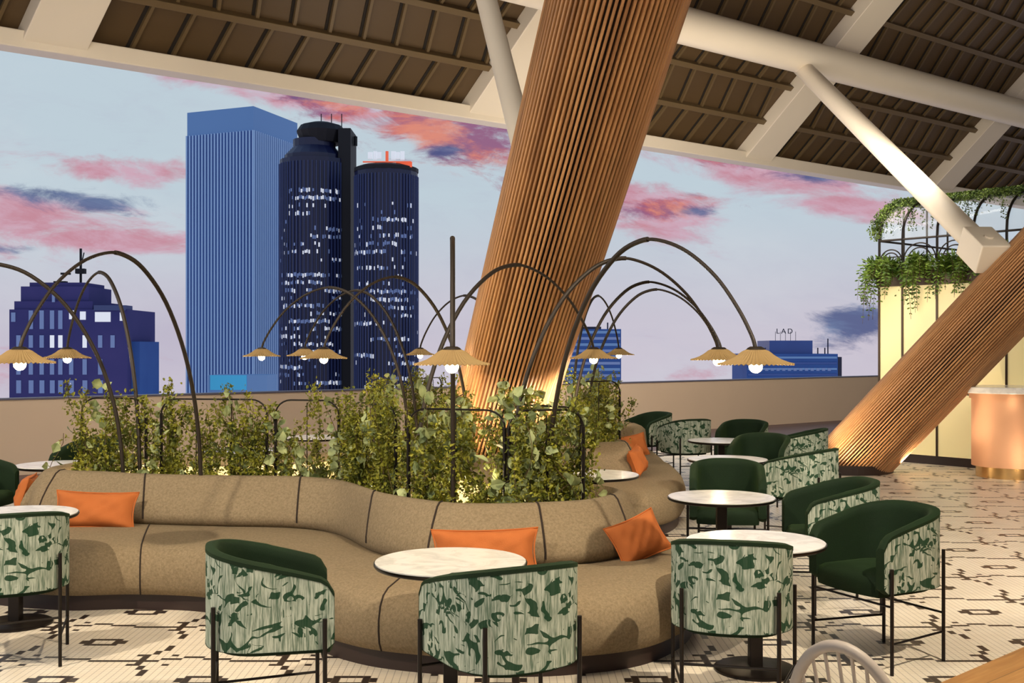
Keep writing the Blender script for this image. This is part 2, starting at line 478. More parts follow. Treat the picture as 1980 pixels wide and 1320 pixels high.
# standing ribs of the deck: herring-bone rows between purlins
PUR = [.12, 1.0, 1.95, 2.95, 3.98, 4.95, 5.9, 6.9, 7.9, 8.9, 9.9]
ribs = MB()
for r in range(len(PUR)-1):
    t0, t1 = PUR[r], PUR[r+1]
    sk = 0.0 if r % 2 == 0 else .34
    s = -6.0
    while s < 42:
        for k in (0,):
            a0 = rp(s+sk, t0, .25); a1 = rp(s, t1, .25)
            dd = (a1-a0).normalized(); sd = U*.028
            ribs.hexa([a0-sd, a0+sd, a1+sd, a1-sd], [p+NU*.09 for p in (a0-sd, a0+sd, a1+sd, a1-sd)])
        s += .66
shade_mb = MB()  # dark strips along each rib, its shadow line put in as colour
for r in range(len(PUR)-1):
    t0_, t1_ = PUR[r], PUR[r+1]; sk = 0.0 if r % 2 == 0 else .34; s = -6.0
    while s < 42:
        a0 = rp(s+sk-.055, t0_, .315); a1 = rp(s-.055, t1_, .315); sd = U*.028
        shade_mb.hexa([a0-sd, a0+sd, a1+sd, a1-sd], [p+NU*.03 for p in (a0-sd, a0+sd, a1+sd, a1-sd)])
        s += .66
tag(shade_mb.build('ceiling_rib_shade', M['rib_shade']), kind='structure')
tag(ribs.build('ceiling_ribs', M['deckrib']), kind='structure')

# rafters
raf0 = None
rafl = ['broad cream rafter at the upper left corner of the roof', 'broad cream rafter passing behind the big slatted column',
        'broad cream rafter crossed by the round steel tube and the thin strut', 'broad cream rafter rising above the ferny kiosk roof',
        ]
for i, k in enumerate(range(0, 4)):
    s0 = .26+8.0*k
    mb = MB(); q = [(s0, 0.05), (s0+.92, .05), (s0+.92, TOP-.2), (s0, TOP-.2)]
    mb.hexa([rp(s, t, -.02) for s, t in q], [rp(s, t, .33) for s, t in q])
    tag(mb.build('roof_rafter', M['beam'], bevel=.015), rafl[i], 'roof beam', 'broad cream rafters of the roof')
# purlins
plab = ['lowest brown purlin under the roof deck, nearest the eave', 'second brown purlin up from the eave', 'third brown purlin up from the eave',
        'fourth brown purlin up from the eave', 'fifth brown purlin, high at the upper right corner']
for i in range(1, 6):
    mb = MB(); t = PUR[i]
    q = [(-8, t-.06), (44, t-.06), (44, t+.06), (-8, t+.06)]
    mb.hexa([rp(s, t_, .17) for s, t_ in q], [rp(s, t_, .33) for s, t_ in q])
    tag(mb.build('roof_purlin', M['deckrib'], bevel=.01), plab[i-1], 'roof beam', 'brown purlins of the roof')
# big tube under the rafters
def unproj(x, y, d): return Vector(((x-990)/F*d, d, EYE+(673-y)/F*d))
tc = rp(17.03, 2.82, 0)
cdir = (tc-Vector((0, 0, EYE))); tp = Vector((0, 0, EYE))+cdir*(24.3/cdir.y)
mb = MB(); mb.tube([tp-U*34, tp+U*24], .35, 36)
tag(mb.build('steel_tube', M['beam'], smooth=True), 'thick round cream steel tube running under the rafters', 'steel tube')

# ================================================================== columns
def column(name, label, base, direction, length, R, n=78):
    d = Vector(direction).normalized()
    t = thing(name, label, 'column', base)
    t.rotation_mode = 'QUATERNION'; t.rotation_quaternion = d.to_track_quat('Z', 'Y')
    core = MB()
    core.lathe([(R-.05, -.8), (R-.05, length)], n=64); core.build('core', M['core'], t, smooth=True)
    sl = MB()
    for i in range(n):
        a = 2*PI*i/n; wd = 2*PI*R/n*.28
        er = Vector((math.cos(a), math.sin(a), 0)); et = Vector((-math.sin(a), math.cos(a), 0))
        lo = [er*(R-.055)-et*wd, er*(R-.008)-et*wd, er*R-et*wd*.7, er*R+et*wd*.7, er*(R-.008)+et*wd, er*(R-.055)+et*wd]
        z0 = Vector((0, 0, -.8)); z1 = Vector((0, 0, length))
        sl.hexa([p+z0 for p in lo], [p+z1 for p in lo])
    sl.build('slat_cladding', M['wood'], t)
    return t
c1 = column('slatted_column', 'huge leaning column clad in oak slats rising from the middle planter', (-.436, 13.6, 0), (.84, -3.4, 3.06), 12.5, .545)
c2 = column('slatted_column', 'slatted oak column leaning hard right in front of the cream kiosk', (4.99, 16.75, 0), (2.24, -1.0, 2.77), 9.0, .515)
mb = MB(); mb.lathe([(.60, 0), (.60, .13)], n=48)
mb.build('base_ring', M['darkbase'], None)
br = bpy.data.objects['base_ring']; br.parent = c2
br.matrix_parent_inverse = (Matrix.Translation(c2.location) @ c2.rotation_quaternion.to_matrix().to_4x4()).inverted()
br.location = (5.02, 16.72, 0.004); br.scale = (1.15, 1.0, 1)
# struts
def strut(a, b, r, label):
    t = thing('steel_strut', label, 'steel strut', b)
    d = Vector(b)-Vector(a)
    mb = MB(); A = Vector(a)-Vector(b)
    mb.tube([A, Vector((0, 0, 0))], r, 28); mb.build('tube', M['beam'], t, smooth=True)
    return t, d.normalized()
sa = unproj(1548, 128, 23.6); sb = unproj(1893, 474, 16.1)
t2, dd = strut(sa, sb, .185, 'tapering cream strut from the round tube down to the right column')
R = dd.to_track_quat('Z', 'X').to_matrix()
mb = MB(); mb.box(dd*.15, (.22, .22, .33), R); mb.build('bracket', M['beam'], t2, bevel=.02)
mb = MB(); nrm = R @ Vector((1, 0, 0)); nrm = nrm if nrm.y < 0 else -nrm
side = max([R @ Vector(v) for v in ((1, 0, 0), (-1, 0, 0), (0, 1, 0), (0, -1, 0))], key=lambda v: -v.y)
mb.tube([dd*.2+side*.2, dd*.2+side*.245], .06, 20); mb.build('bolt', M['beam'], t2, smooth=True)
sa = unproj(926, -60, 12.3); sb = unproj(1016, 300, 10.35)
t1, dd1 = strut(sa, sb+(sb-sa).normalized()*.25, .112, 'cream steel strut meeting the big leaning column at the top')

# ================================================================== sofa ring
CO = [((-3.98, 9.62), (-4.38, 9.15)), ((-3.75, 9.36), (-3.95, 8.1)), ((-3.4, 9.27), (-3.2, 7.76)), ((-3.0, 9.10), (-2.66, 7.79)),
      ((-2.38, 8.99), (-2.10, 7.68)), ((-1.74, 8.91), (-1.58, 7.22)), ((-1.32, 8.62), (-1.28, 6.84)), ((-.91, 7.87), (-1.02, 6.52)),
      ((-.48, 7.43), (-.72, 6.31)), ((-.17, 7.35), (-.2, 6.17)), ((.17, 7.40), (.35, 6.20)), ((.56, 7.58), (.85, 6.46)), ((.79, 8.05), (1.22, 7.15)),
      ((.62, 8.42), (1.24, 8.05)), ((.1, 8.8), (.7, 8.95)), ((-.3, 9.5), (.2, 9.6)), ((-.2, 10.6), (.3, 10.2)), ((.28, 11.6), (.75, 10.7)),
      ((.9, 12.12), (1.35, 10.75)), ((1.25, 12.35), (1.74, 11.4)), ((1.08, 12.95), (1.95, 12.5)), ((.95, 13.8), (2.02, 13.6)),
      ((1.1, 14.4), (1.98, 14.1)), ((1.66, 14.85), (2.0, 14.7)), ((1.5, 15.8), (1.85, 16.2)), ((.8, 16.2), (1.0, 17.1)), ((-.2, 15.7), (-.5, 16.6)),
      ((-1.05, 14.7), (-1.8, 15.2)), ((-1.5, 13.3), (-2.4, 13.5)), ((-1.6, 11.9), (-2.3, 12.0)), ((-1.95, 10.9), (-2.5, 11.35)), ((-2.6, 10.55), (-2.85, 11.2)),
      ((-3.3, 10.5), (-3.5, 11.05)), ((-3.85, 10.2), (-4.12, 10.45))]
NS = 10
Cc = catmull([(c[0], c[1], 0) for c, o in CO], NS, True)
Oo = catmull([(o[0], o[1], 0) for c, o in CO], NS, True)
def section(i):
    c, o = Cc[i], Oo[i]; w = (o-c).length; d = (o-c)/w
    k = min(1.0, w/1.0)
    bo = .30*k if w > .7 else w*.42
    back = [(-.15, .50), (-.155, .66), (-.14, .75), (-.10, .795), (-.045, .82), (.02, .82), (.07, .80), (.115, .76)]
    back += [(.115+(bo-.115)*.35, .70), (.115+(bo-.115)*.72, .62), (bo-.004, .545), (bo-.002, .50), (bo-.03, .462), (bo-.07, .44)]
    s0 = bo-.09; e = w
    seat = [(s0, .40), (s0+.01, .435), (s0+.05, .452), (s0+(e-s0)*.35, .462), (s0+(e-s0)*.6, .462), (e-min(.17, (e-s0)*.35), .45), (e-.085, .425), (e-.03, .375),
            (e-.003, .30), (e, .24), (e-.012, .17), (e-.05, .115), (e-.12, .105)]
    f = lambda L: [c+d*a_+Vector((0, 0, z)) for a_, z in L]
    toe = f([(e-.10, .11), (e-.10, 0.0)])
    inner = f([(-.15, .52), (-.20, .52), (-.20, .30)])
    return f(back), f(seat), toe, inner
ring = thing('curved_sofa', 'long winding tan banquette sofa wrapped around the planted island', 'sofa', (0, 0, 0))
secs = [section(i) for i in range(len(Cc))]
for nm, k, m_ in (('backrest', 0, 'sofa'), ('seat', 1, 'sofa'), ('plinth', 2, 'darkbase')):
    mb = MB(); mb.quad_strip([s[k] for s in secs]+[secs[0][k]]); mb.build(nm, M[m_], ring, smooth=True, angle=60)
def nearest(path, fn):
    return min(range(len(path)), key=fn)
def proj(p): return (990+p.x/p.y*F, 673-(p.z-EYE)/p.y*F)
# seams
seam_i = set()
for px in (125, 279, 585, 728, 855, 1040, 1181):
    cand = [i for i in range(len(Cc)) if Cc[i].y < 9.7]
    seam_i.add(min(cand, key=lambda i: abs(proj(secs[i][0][4])[0]-px)))
for i in range(0, len(Cc)):
    if i % 23 == 5 and Cc[i].y > 11.0: seam_i.add(i)
def offs(pts, r=.001):
    return [Vector(p)+Vector((0, 0, 0)) for p in pts]
for i in sorted(seam_i):
    mb = MB(); mb.tube([Vector(p) for p in secs[i][0][2:12]], .008, 6); mb.build('seam', M['seam'], [o_ for o_ in kids(ring) if o_.name.startswith('backrest')][0])
for px in (278, 728, 1117):
    cand = [i for i in range(len(Cc)) if Oo[i].y < 8.5]
    i = min(cand, key=lambda i: abs(proj(secs[i][1][8])[0]-px))
    mb = MB(); mb.tube([Vector(p) for p in secs[i][1][2:12]], .006, 6); mb.build('seam', M['seam'], [o_ for o_ in kids(ring) if o_.name.startswith('seat')][0])
# planter inside
pl = thing('planter_bed', 'cream walled planting bed inside the winding sofa', 'planter', (0, 0, 0))
def inset(i, a):
    c, o = Cc[i], Oo[i]; d = (o-c).normalized(); return c+d*a
rows = []
for i in list(range(len(Cc)))+[0]:
    rows.append([inset(i, -.152)+Vector((0, 0, .50)), inset(i, -.16)+Vector((0, 0, .745)), inset(i, -.19)+Vector((0, 0, .75)), inset(i, -.20)+Vector((0, 0, .72)), inset(i, -.20)+Vector((0, 0, .30))])
mb = MB(); mb.quad_strip(rows); mb.build('inner_wall', M['cream_in'], pl, smooth=True)
poly = [inset(i, -.19) for i in range(0, len(Cc), 4)]
from mathutils.geometry import tessellate_polygon
tri = tessellate_polygon([poly]); mb = MB(); mb.v = [(p.x, p.y, .44) for p in poly]; mb.f = [tuple(t) for t in tri]
mb.build('soil', M['soil'], pl)

# ================================================================== cushions
def cushion(w, h, th, pinch=.06):
    n = 18; mb = MB()
    def pt(i, j, s):
        u = -1+2*i/n; v = -1+2*j/n
        x = u*w/2*(1-pinch*2*(1-v*v)); z = v*h/2*(1-pinch*2.2*(1-u*u))
        e = (1-u**4)*(1-v**4)
        y = s*(th/2)*(max(e, 0)**.55)+(.008*math.sin(6*u+4*v+w*9)+.005*math.sin(13*u-9*v))*e
        return (x, y, z)
    mb.quad_strip([[pt(i, j, -1) for j in range(n+1)] for i in range(n+1)][::-1])
    mb.quad_strip([[pt(i, j, 1) for j in range(n+1)] for i in range(n+1)])
    return mb
def put_cushion(w, h, loc, rot, label):
    o = cushion(w, h, .15).build('cushion', M['orange'], None, smooth=True, angle=80)
    o.location = loc; o.rotation_euler = rot
    mb = MB(); n = 12
    e = []
    for (a, b, k) in ((-1, -1, 0), (1, -1, 1), (1, 1, 2), (-1, 1, 3)): pass
    edge = []
    for k in range(n): u = -1+2*k/n; edge.append((u*w/2, 0, -h/2*(1-.099*(1-u*u))))
    for k in range(n): v = -1+2*k/n; edge.append((w/2*(1-.09*(1-v*v)), 0, v*h/2))
    for k in range(n): u = 1-2*k/n; edge.append((u*w/2, 0, h/2*(1-.099*(1-u*u))))
    for k in range(n+1): v = 1-2*k/n; edge.append((-w/2*(1-.09*(1-v*v)), 0, v*h/2))
    mb.tube(edge, .006, 6); mb.build('piping', M['orange'], o, smooth=True)
    tag(o, label, 'cushion', 'burnt orange cushions on the winding sofa')
    return o
R_ = math.radians
put_cushion(.64, .30, (-3.26, 8.70, .585), (R_(-22), R_(2), R_(3)), 'orange oblong cushion partly behind the leftmost marble table')
put_cushion(.68, .30, (-.17, 7.0, .565), (R_(-18), R_(-1), R_(2)), 'wide orange cushion seen behind the front middle marble table')
put_cushion(.40, .30, (.84, 7.40, .585), (R_(-28), R_(-17), R_(28)), 'tilted orange cushion at the right end of the front sofa bend')
put_cushion(.36, .30, (1.36, 12.05, .63), (R_(-20), R_(-8), R_(70)), 'slim looking orange cushion seen edge on behind the alcove table')
put_cushion(.36, .30, (1.58, 14.42, .585), (R_(-20), R_(-10), R_(14)), 'farthest orange cushion leaning on the rear sofa bend')
put_cushion(.40, .30, (-4.22, 9.68, .60), (R_(-18), 0, R_(-75)), 'orange cushion peeking from behind the left end of the sofa')
put_cushion(.40, .32, (-1.93, 12.9, .64), (R_(-18), 0, R_(-88)), 'orange cushion glimpsed through the climbing leaves')

# ================================================================== tables
def make_table(label, x, y):
    t = thing('round_table', label, 'table', (x, y, 0), 0, 'round marble bistro tables')
    mb = MB(); mb.lathe([(.378, .712), (.392, .716), (.4, .726), (.4, .736)], n=64); mb.build('table_rim', M['black'], t, smooth=True)
    mb = MB(); mb.lathe([(.393, .730), (.393, .742)], n=64); mb.build('table_top', M['marble'], t)
    mb = MB(); mb.box((0, 0, .36), (.037, .037, .355)); mb.lathe([(.12, .70), (.12, .713)], n=24); mb.build('pedestal', M['black'], t, bevel=.006)
    mb = MB(); mb.lathe([(.236, 0), (.236, .012), (.22, .02), (.06, .028)], n=48); mb.build('base', M['black'], t, smooth=True, angle=30)
    return t
tabs = [('round marble table at the left frame edge beside the patterned chair', -3.33, 7.46),
        ('large round marble table in front of the wide orange cushion', -.32, 5.80),
        ('marble table between the nearest right patterned chair and the open green chair', 1.40, 6.40),
        ('marble table in front of the green chair that faces the camera', 1.565, 8.31),
        ('marble table just behind the front facing green chair', 2.16, 11.15),
        ('farthest marble table in the right hand row', 2.52, 13.4),
        ('marble table in the sofa alcove at the right end of the climbing leaves', .72, 9.80),
        ('marble table partly hidden behind the left end of the sofa', -4.33, 10.62),
        ('marble table seen through gaps in the left part of the hedge', -2.95, 12.1),
        ('more distant marble table seen through the leaves left of centre', -2.45, 13.9)]
t0 = None
for lb, x, y in tabs:
    if t0 is None: t0 = make_table(lb, x, y)
    else:
        c = copy_tree(t0); c.location = (x, y, 0); c['label'] = lb

# ================================================================== barrel chairs
def make_chair():
    t = thing('barrel_chair', 'chair', 'chair', (0, 0, 0), 0, 'green barrel chairs with patterned backs')
    NP = 48; yf = .285; yb = -.02
    A = .305
    def plan(s, inset=0.0):
        """s in 0..1 along U from left front around back to right front"""
        a = A-inset; b = .285-inset
        Ls = yf-yb; arc = PI*.5*(3*(a+b)-math.sqrt((3*a+b)*(a+3*b)))/1.0
        tot = 2*Ls+arc; q = s*tot
        if q < Ls: return Vector((-a, yf-q, 0)), q
        if q > Ls+arc: return Vector((a, yb+(q-Ls-arc), 0)), q
        th = PI+PI*(q-Ls)/arc
        ex = 2.5
        cx, sx = math.cos(th), math.sin(th)
        return Vector((a*math.copysign(abs(cx)**(2/ex), cx), yb+b*math.copysign(abs(sx)**(2/ex), sx), 0)), q
    def ztop(p):
        k = (yf-p.y)/(yf+.305); k = max(0, min(1, k))
        z = .755+.145*(k**.85)
        if k < .10: z -= .05*(1-k/.10)**2
        return z
    def zbot(p):
        k = (yf-p.y)/(yf+.305)
        return .455+(.03*(1-k/.08)**2 if k < .08 else 0)
    # outer patterned shell
    rows = []; uvs = []; H = 7
    for i in range(NP+1):
        p, q = plan(i/NP); z1 = ztop(p); z0 = zbot(p)
        r = []
        for j in range(H+1):
            z = z0+(z1-z0)*j/H
            r.append((p.x, p.y, z)); uvs.append((q, z))
        rows.append(r)
    mb = MB(); mb.quad_strip(rows); mb.uv = uvs
    mb.build('shell', M['pattern'], t, smooth=True, angle=80)
    # padding: rim + inside + front edges + underside
    rows = []
    for i in range(NP+1):
        s = i/NP
        p, q = plan(s, -.002); pi_, _ = plan(s, .028); pn, _ = plan(s, .062); z1 = ztop(p); z0 = zbot(p)
        rows.append([(p.x, p.y, z0-.002), (p.x, p.y, z0), (pi_.x, pi_.y, z0-.008), (pn.x, pn.y, z0), (pn.x, pn.y, z0+.1), (pn.x, pn.y, z1-.05), (pn.x, pn.y, z1-.015), (pi_.x*.5+pn.x*.5, pi_.y*.5+pn.y*.5, z1+.008),
                     (pi_.x, pi_.y, z1+.012), (p.x, p.y, z1+.006), (p.x, p.y, z1-.012)])
    mb = MB(); b = mb.quad_strip(rows); n = len(rows[0])
    mb.f.append(tuple(b+k for k in range(n))); mb.f.append(tuple(b+NP*n+k for k in reversed(range(n))))
    mb.build('inner_padding', M['velvet'], t, smooth=True, angle=50)
    # seat cushion
    pts = [plan(i/32, .055)[0] for i in range(33)]
    cen = Vector((0, 0, 0))
    prof = [(.985, .425), (1.0, .45), (1.0, .50), (.97, .53), (.88, .548), (.6, .558), (.0, .562)]
    rows = []
    out = [Vector((p.x, min(p.y, .27), 0)) for p in pts]
    front = [Vector((.25*(1-2*k/8), .27+.035*(1-(1-2*k/8)**2), 0)) for k in range(1, 8)]
    loop = out+front
    for sc, z in prof: rows.append([(p.x*sc, p.y*sc, z) for p in loop])
    mb = MB(); b = mb.quad_strip(rows, True); mb.f.append(tuple(b+k for k in reversed(range(len(loop)))))
    mb.build('seat', M['velvet'], t, smooth=True, angle=50)
    LG = {'fl': (-.32, .24), 'fr': (.32, .24), 'bl': (-.235, -.262), 'br': (.235, -.262)}
    hts = {'fl': .60, 'fr': .60, 'bl': .66, 'br': .66}
    for k, (x, y) in LG.items():
        mb = MB(); mb.tube([(x, y, 0), (x, y, hts[k])], .0105, 10); mb.build('leg', M['black'], t, smooth=True)
    def bar(a, b, z):
        mb = MB(); mb.tube([(LG[a][0], LG[a][1], z), (LG[b][0], LG[b][1], z)], .007, 8); mb.build('stretcher', M['black'], t, smooth=True)
    bar('fl', 'bl', .175); bar('fr', 'br', .175); bar('fl', 'fr', .385); bar('bl', 'br', .285)
    return t
chairs = [(-2.955, 6.59, -27, 'patterned barrel chair at the left edge, back turned, beside a marble table'),
          (-1.17, 5.395, 77, 'barrel chair turned to the right in front of the sofa, left of the middle table'),
          (-.03, 5.07, -28, 'nearest patterned barrel chair, back to the camera, hiding the middle table stem'),
          (1.13, 5.72, 13, 'patterned barrel chair seen squarely from behind at the right foreground table'),
          (2.215, 6.675, -117, 'open green velvet barrel chair facing left on the mosaic floor'),
          (2.32, 8.03, -93, 'barrel chair directly behind the open green chair, only arm and back showing'),
          (1.79, 9.25, 190, 'green barrel chair facing the camera behind a marble table'),
          (2.78, 10.6, -50, 'patterned chair back standing left of the leaning right column'),
          (2.72, 12.15, 205, 'green chair facing the camera behind the second farthest table'),
          (3.42, 13.15, -70, 'patterned chair back touching the outline of the right column foot'),
          (3.02, 14.5, 205, 'farthest green barrel chair in the right row, in front of the parapet'),
          (2.02, 16.35, 235, 'green barrel chair rising behind the rear end of the sofa'),
          (2.36, 15.05, -20, 'patterned chair back standing beside the rear cushion of the sofa'),
          (-4.9, 10.05, 100, 'green chair cut by the left frame edge near the dark floorboards'),
          (-4.35, 11.5, 190, 'green chair peeking behind the left end of the hedge')]
c0 = None
for x, y, a, lb in chairs:
    c = make_chair() if c0 is None else copy_tree(c0)
    c0 = c0 or c
    c.location = (x, y, 0); c.rotation_euler = (0, 0, R_(-a)); c['label'] = lb

# ================================================================== windsor chairs (bottom right, mostly out of frame)
def windsor(loc, rz, label):
    t = thing('windsor_chair', label, 'chair', loc, rz, 'pale spindle back chairs in the near corner')
    W = M['windsor']
    mb = MB(); rows = []
    for z, s in ((.415, .9), (.43, 1), (.455, 1), (.465, .95), (.46, .5)):
        rows.append([(.22*s*math.copysign(abs(math.cos(a))**.8, math.cos(a)), .21*s*math.copysign(abs(math.sin(a))**.8, math.sin(a)), z) for a in [2*PI*k/32 for k in range(32)]])
    b = mb.quad_strip(rows, True); mb.f.append(tuple(b+k for k in reversed(range(32)))); mb.f.append(tuple(b+4*32+k for k in range(32)))
    mb.build('seat', W, t, smooth=True)
    def hp(a):
        x = -.205*math.cos(a)*(1 if abs(math.cos(a)) < .98 else 1); s = math.sin(a)
        return Vector((x*(1-.0*s), -.17-.16*s, .46+.40*s))
    pts = [Vector((-.17, -.15, .44))]+[hp(a) for a in [PI*k/24 for k in range(1, 24)]]+[Vector((.17, -.15, .44))]
    mb = MB(); mb.tube(pts, .020, 12); mb.build('bow', W, t, smooth=True)
    for k in range(7):
        x = -.12+.04*k; ca = -x/.205*1.12; a = math.acos(max(-1, min(1, ca)))
        mb = MB(); mb.tube([(x, -.165, .45), tuple(hp(a)-Vector((0, 0, .01)))], .0065, 8); mb.build('spindle', W, t, smooth=True)
    for sx, sy in ((-1, 1), (1, 1), (-1, -1), (1, -1)):
        mb = MB(); mb.tube([(sx*.14, sy*.13, .43), (sx*.17, sy*.165, .2), (sx*.2, sy*.2, 0)], [.013, .018, .011], 10); mb.build('leg', W, t, smooth=True)
    return t
p = unproj(1612, 1236, 3.72)
windsor((1.26, 3.95, 0.006), R_(-34), 'pale spindle back chair whose bow pokes into the bottom edge')
windsor((2.64, 5.12, 0.006), R_(-35), 'pale chair just entering at the bottom right frame edge')

# ================================================================== arc lamps
BASEZ = .44
def make_lamp(label, bx, by, sx, sy):
    t = thing('arc_lamp', label, 'lamp', (bx, by, BASEZ), 0, 'arching lamps rising from the hedge')
    d = Vector((sx-bx, sy-by, 0)); Rr = d.length; d.normalize()
    prof = [(0, 0), (.01, .5), (.045, .95), (.12, 1.38), (.24, 1.76), (.38, 2.0), (.50, 2.085), (.60, 2.075), (.72, 1.99), (.84, 1.83), (.93, 1.64), (.985, 1.48), (1, 1.40)]
    P = catmull([(a_*Rr*d.x, a_*Rr*d.y, z) for a_, z in prof], 5)
    k = int(len(P)*.53)
    mb = MB(); mb.tube(P[:k+1], .0165, 12); mb.build('pole', M['lampmetal'], t, smooth=True)
    mb = MB(); mb.tube(P[k:], .0115, 10); mb.build('arm', M['lampmetal'], t, smooth=True)
    mb = MB(); c = P[-1]
    mb.lathe([(.03, .02), (.045, .012), (.06, -.004)], (c.x, c.y, c.z+.0), 32)
    cap_ = mb
    # pleated straw shade
    rows = []; n = 96
    for r, z in ((.05, .0), (.075, -.012), (.105, -.036), (.14, -.058), (.175, -.072), (.212, -.082)):
        rows.append([(c.x+r*math.cos(2*PI*k2/n), c.y+r*math.sin(2*PI*k2/n), c.z+z+(.004 if k2 % 2 else -.004)*(r/.2)) for k2 in range(n)])
    mb = MB(); mb.quad_strip(rows, True)
    o = mb.build('shade', M['shade'], t)
    cap_.build('cap', M['lampmetal'], o, smooth=True)
    md = o.modifiers.new('solid', 'SOLIDIFY'); md.thickness = .003
    mb = MB(); rr = .038
    mb.lathe([(rr*math.sin(PI*k2/10)+.0005, -rr*math.cos(PI*k2/10)) for k2 in range(11)], (c.x, c.y, c.z-.092), 20)
    mb.build('bulb', M['bulb'], o, smooth=True)
    wl = Vector((bx+c.x, by+c.y, BASEZ+c.z-.135))
    light('POINT', 'bulb_light', wl, 13, (1, .8, .52), .04)
    return t
lamps = [('arc lamp whose pole leaves the hedge at far left and arches out of frame', -3.27, 9.38, -5.0, 8.6),
         ('large arc lamp with its shade at the left frame edge', -2.52, 9.03, -3.09, 6.98),
         ('arc lamp with the second shade from the left, in front of the masonry building', -3.16, 9.45, -4.18, 10.45),
         ('arc lamp whose shade hangs before the pale blue tower', -1.12, 12.2, -2.86, 12.7),
         ('arc lamp half hidden behind the neighbouring shade at the dark tower', -1.08, 12.75, -2.5, 13.4),
         ('arc lamp whose shade hangs before the first dark round tower', -.42, 11.2, -1.71, 10.1),
         ('arc lamp seen end on, its shade hanging closest to the camera in the middle', -.41, 7.72, -.335, 6.2),
         ('far arc lamp with a small shade between the dark tower and the big column', .1, 13.7, -1.24, 15.0),
         ('arc lamp crossing the big column with its shade before the blue block', -.72, 8.12, .73, 9.95),
         ('far arc lamp with a small shade right of the big column', .72, 13.5, 1.47, 15.3),
         ('largest right arc lamp, its shade the rightmost of all', .24, 7.8, 1.37, 6.25),
         ('arc lamp with the shade second from the right', -.03, 8.05, 1.62, 8.75),
         ('arc lamp in the right cluster, third in depth', .63, 11.95, 2.07, 11.0),
         ('arc lamp in the right cluster, farthest one with a thin arm', .84, 12.9, 2.40, 12.9)]
for l in lamps: make_lamp(*l)

# ================================================================== trellis hedge
LEAFV = {}
def add_leaf(mb, c, nrm, up, L, Wd, fold=.25):
    side = up.cross(nrm)
    if side.length < 1e-4: side = Vector((1, 0, 0))
    side.normalize(); up = nrm.cross(side).normalized()
    b = len(mb.v)
    mb.v += [tuple(c-up*L*.5), tuple(c+side*Wd*.5+nrm*Wd*fold), tuple(c+side*Wd*.32+up*L*.34+nrm*Wd*fold*.6), tuple(c+up*L*.5),
             tuple(c-side*Wd*.32+up*L*.34+nrm*Wd*fold*.6), tuple(c-side*Wd*.5+nrm*Wd*fold), tuple(c)]
    mb.f += [(b, b+1, b+6), (b+1, b+2, b+3, b+6), (b+3, b+4, b+5, b+6), (b+5, b, b+6)]
def rdir():
    while True:
        v = Vector((random.uniform(-1, 1), random.uniform(-1, 1), random.uniform(-1, 1)))
        if .1 < v.length < 1: return v.normalized()
ZB = .46; ZR = 1.42
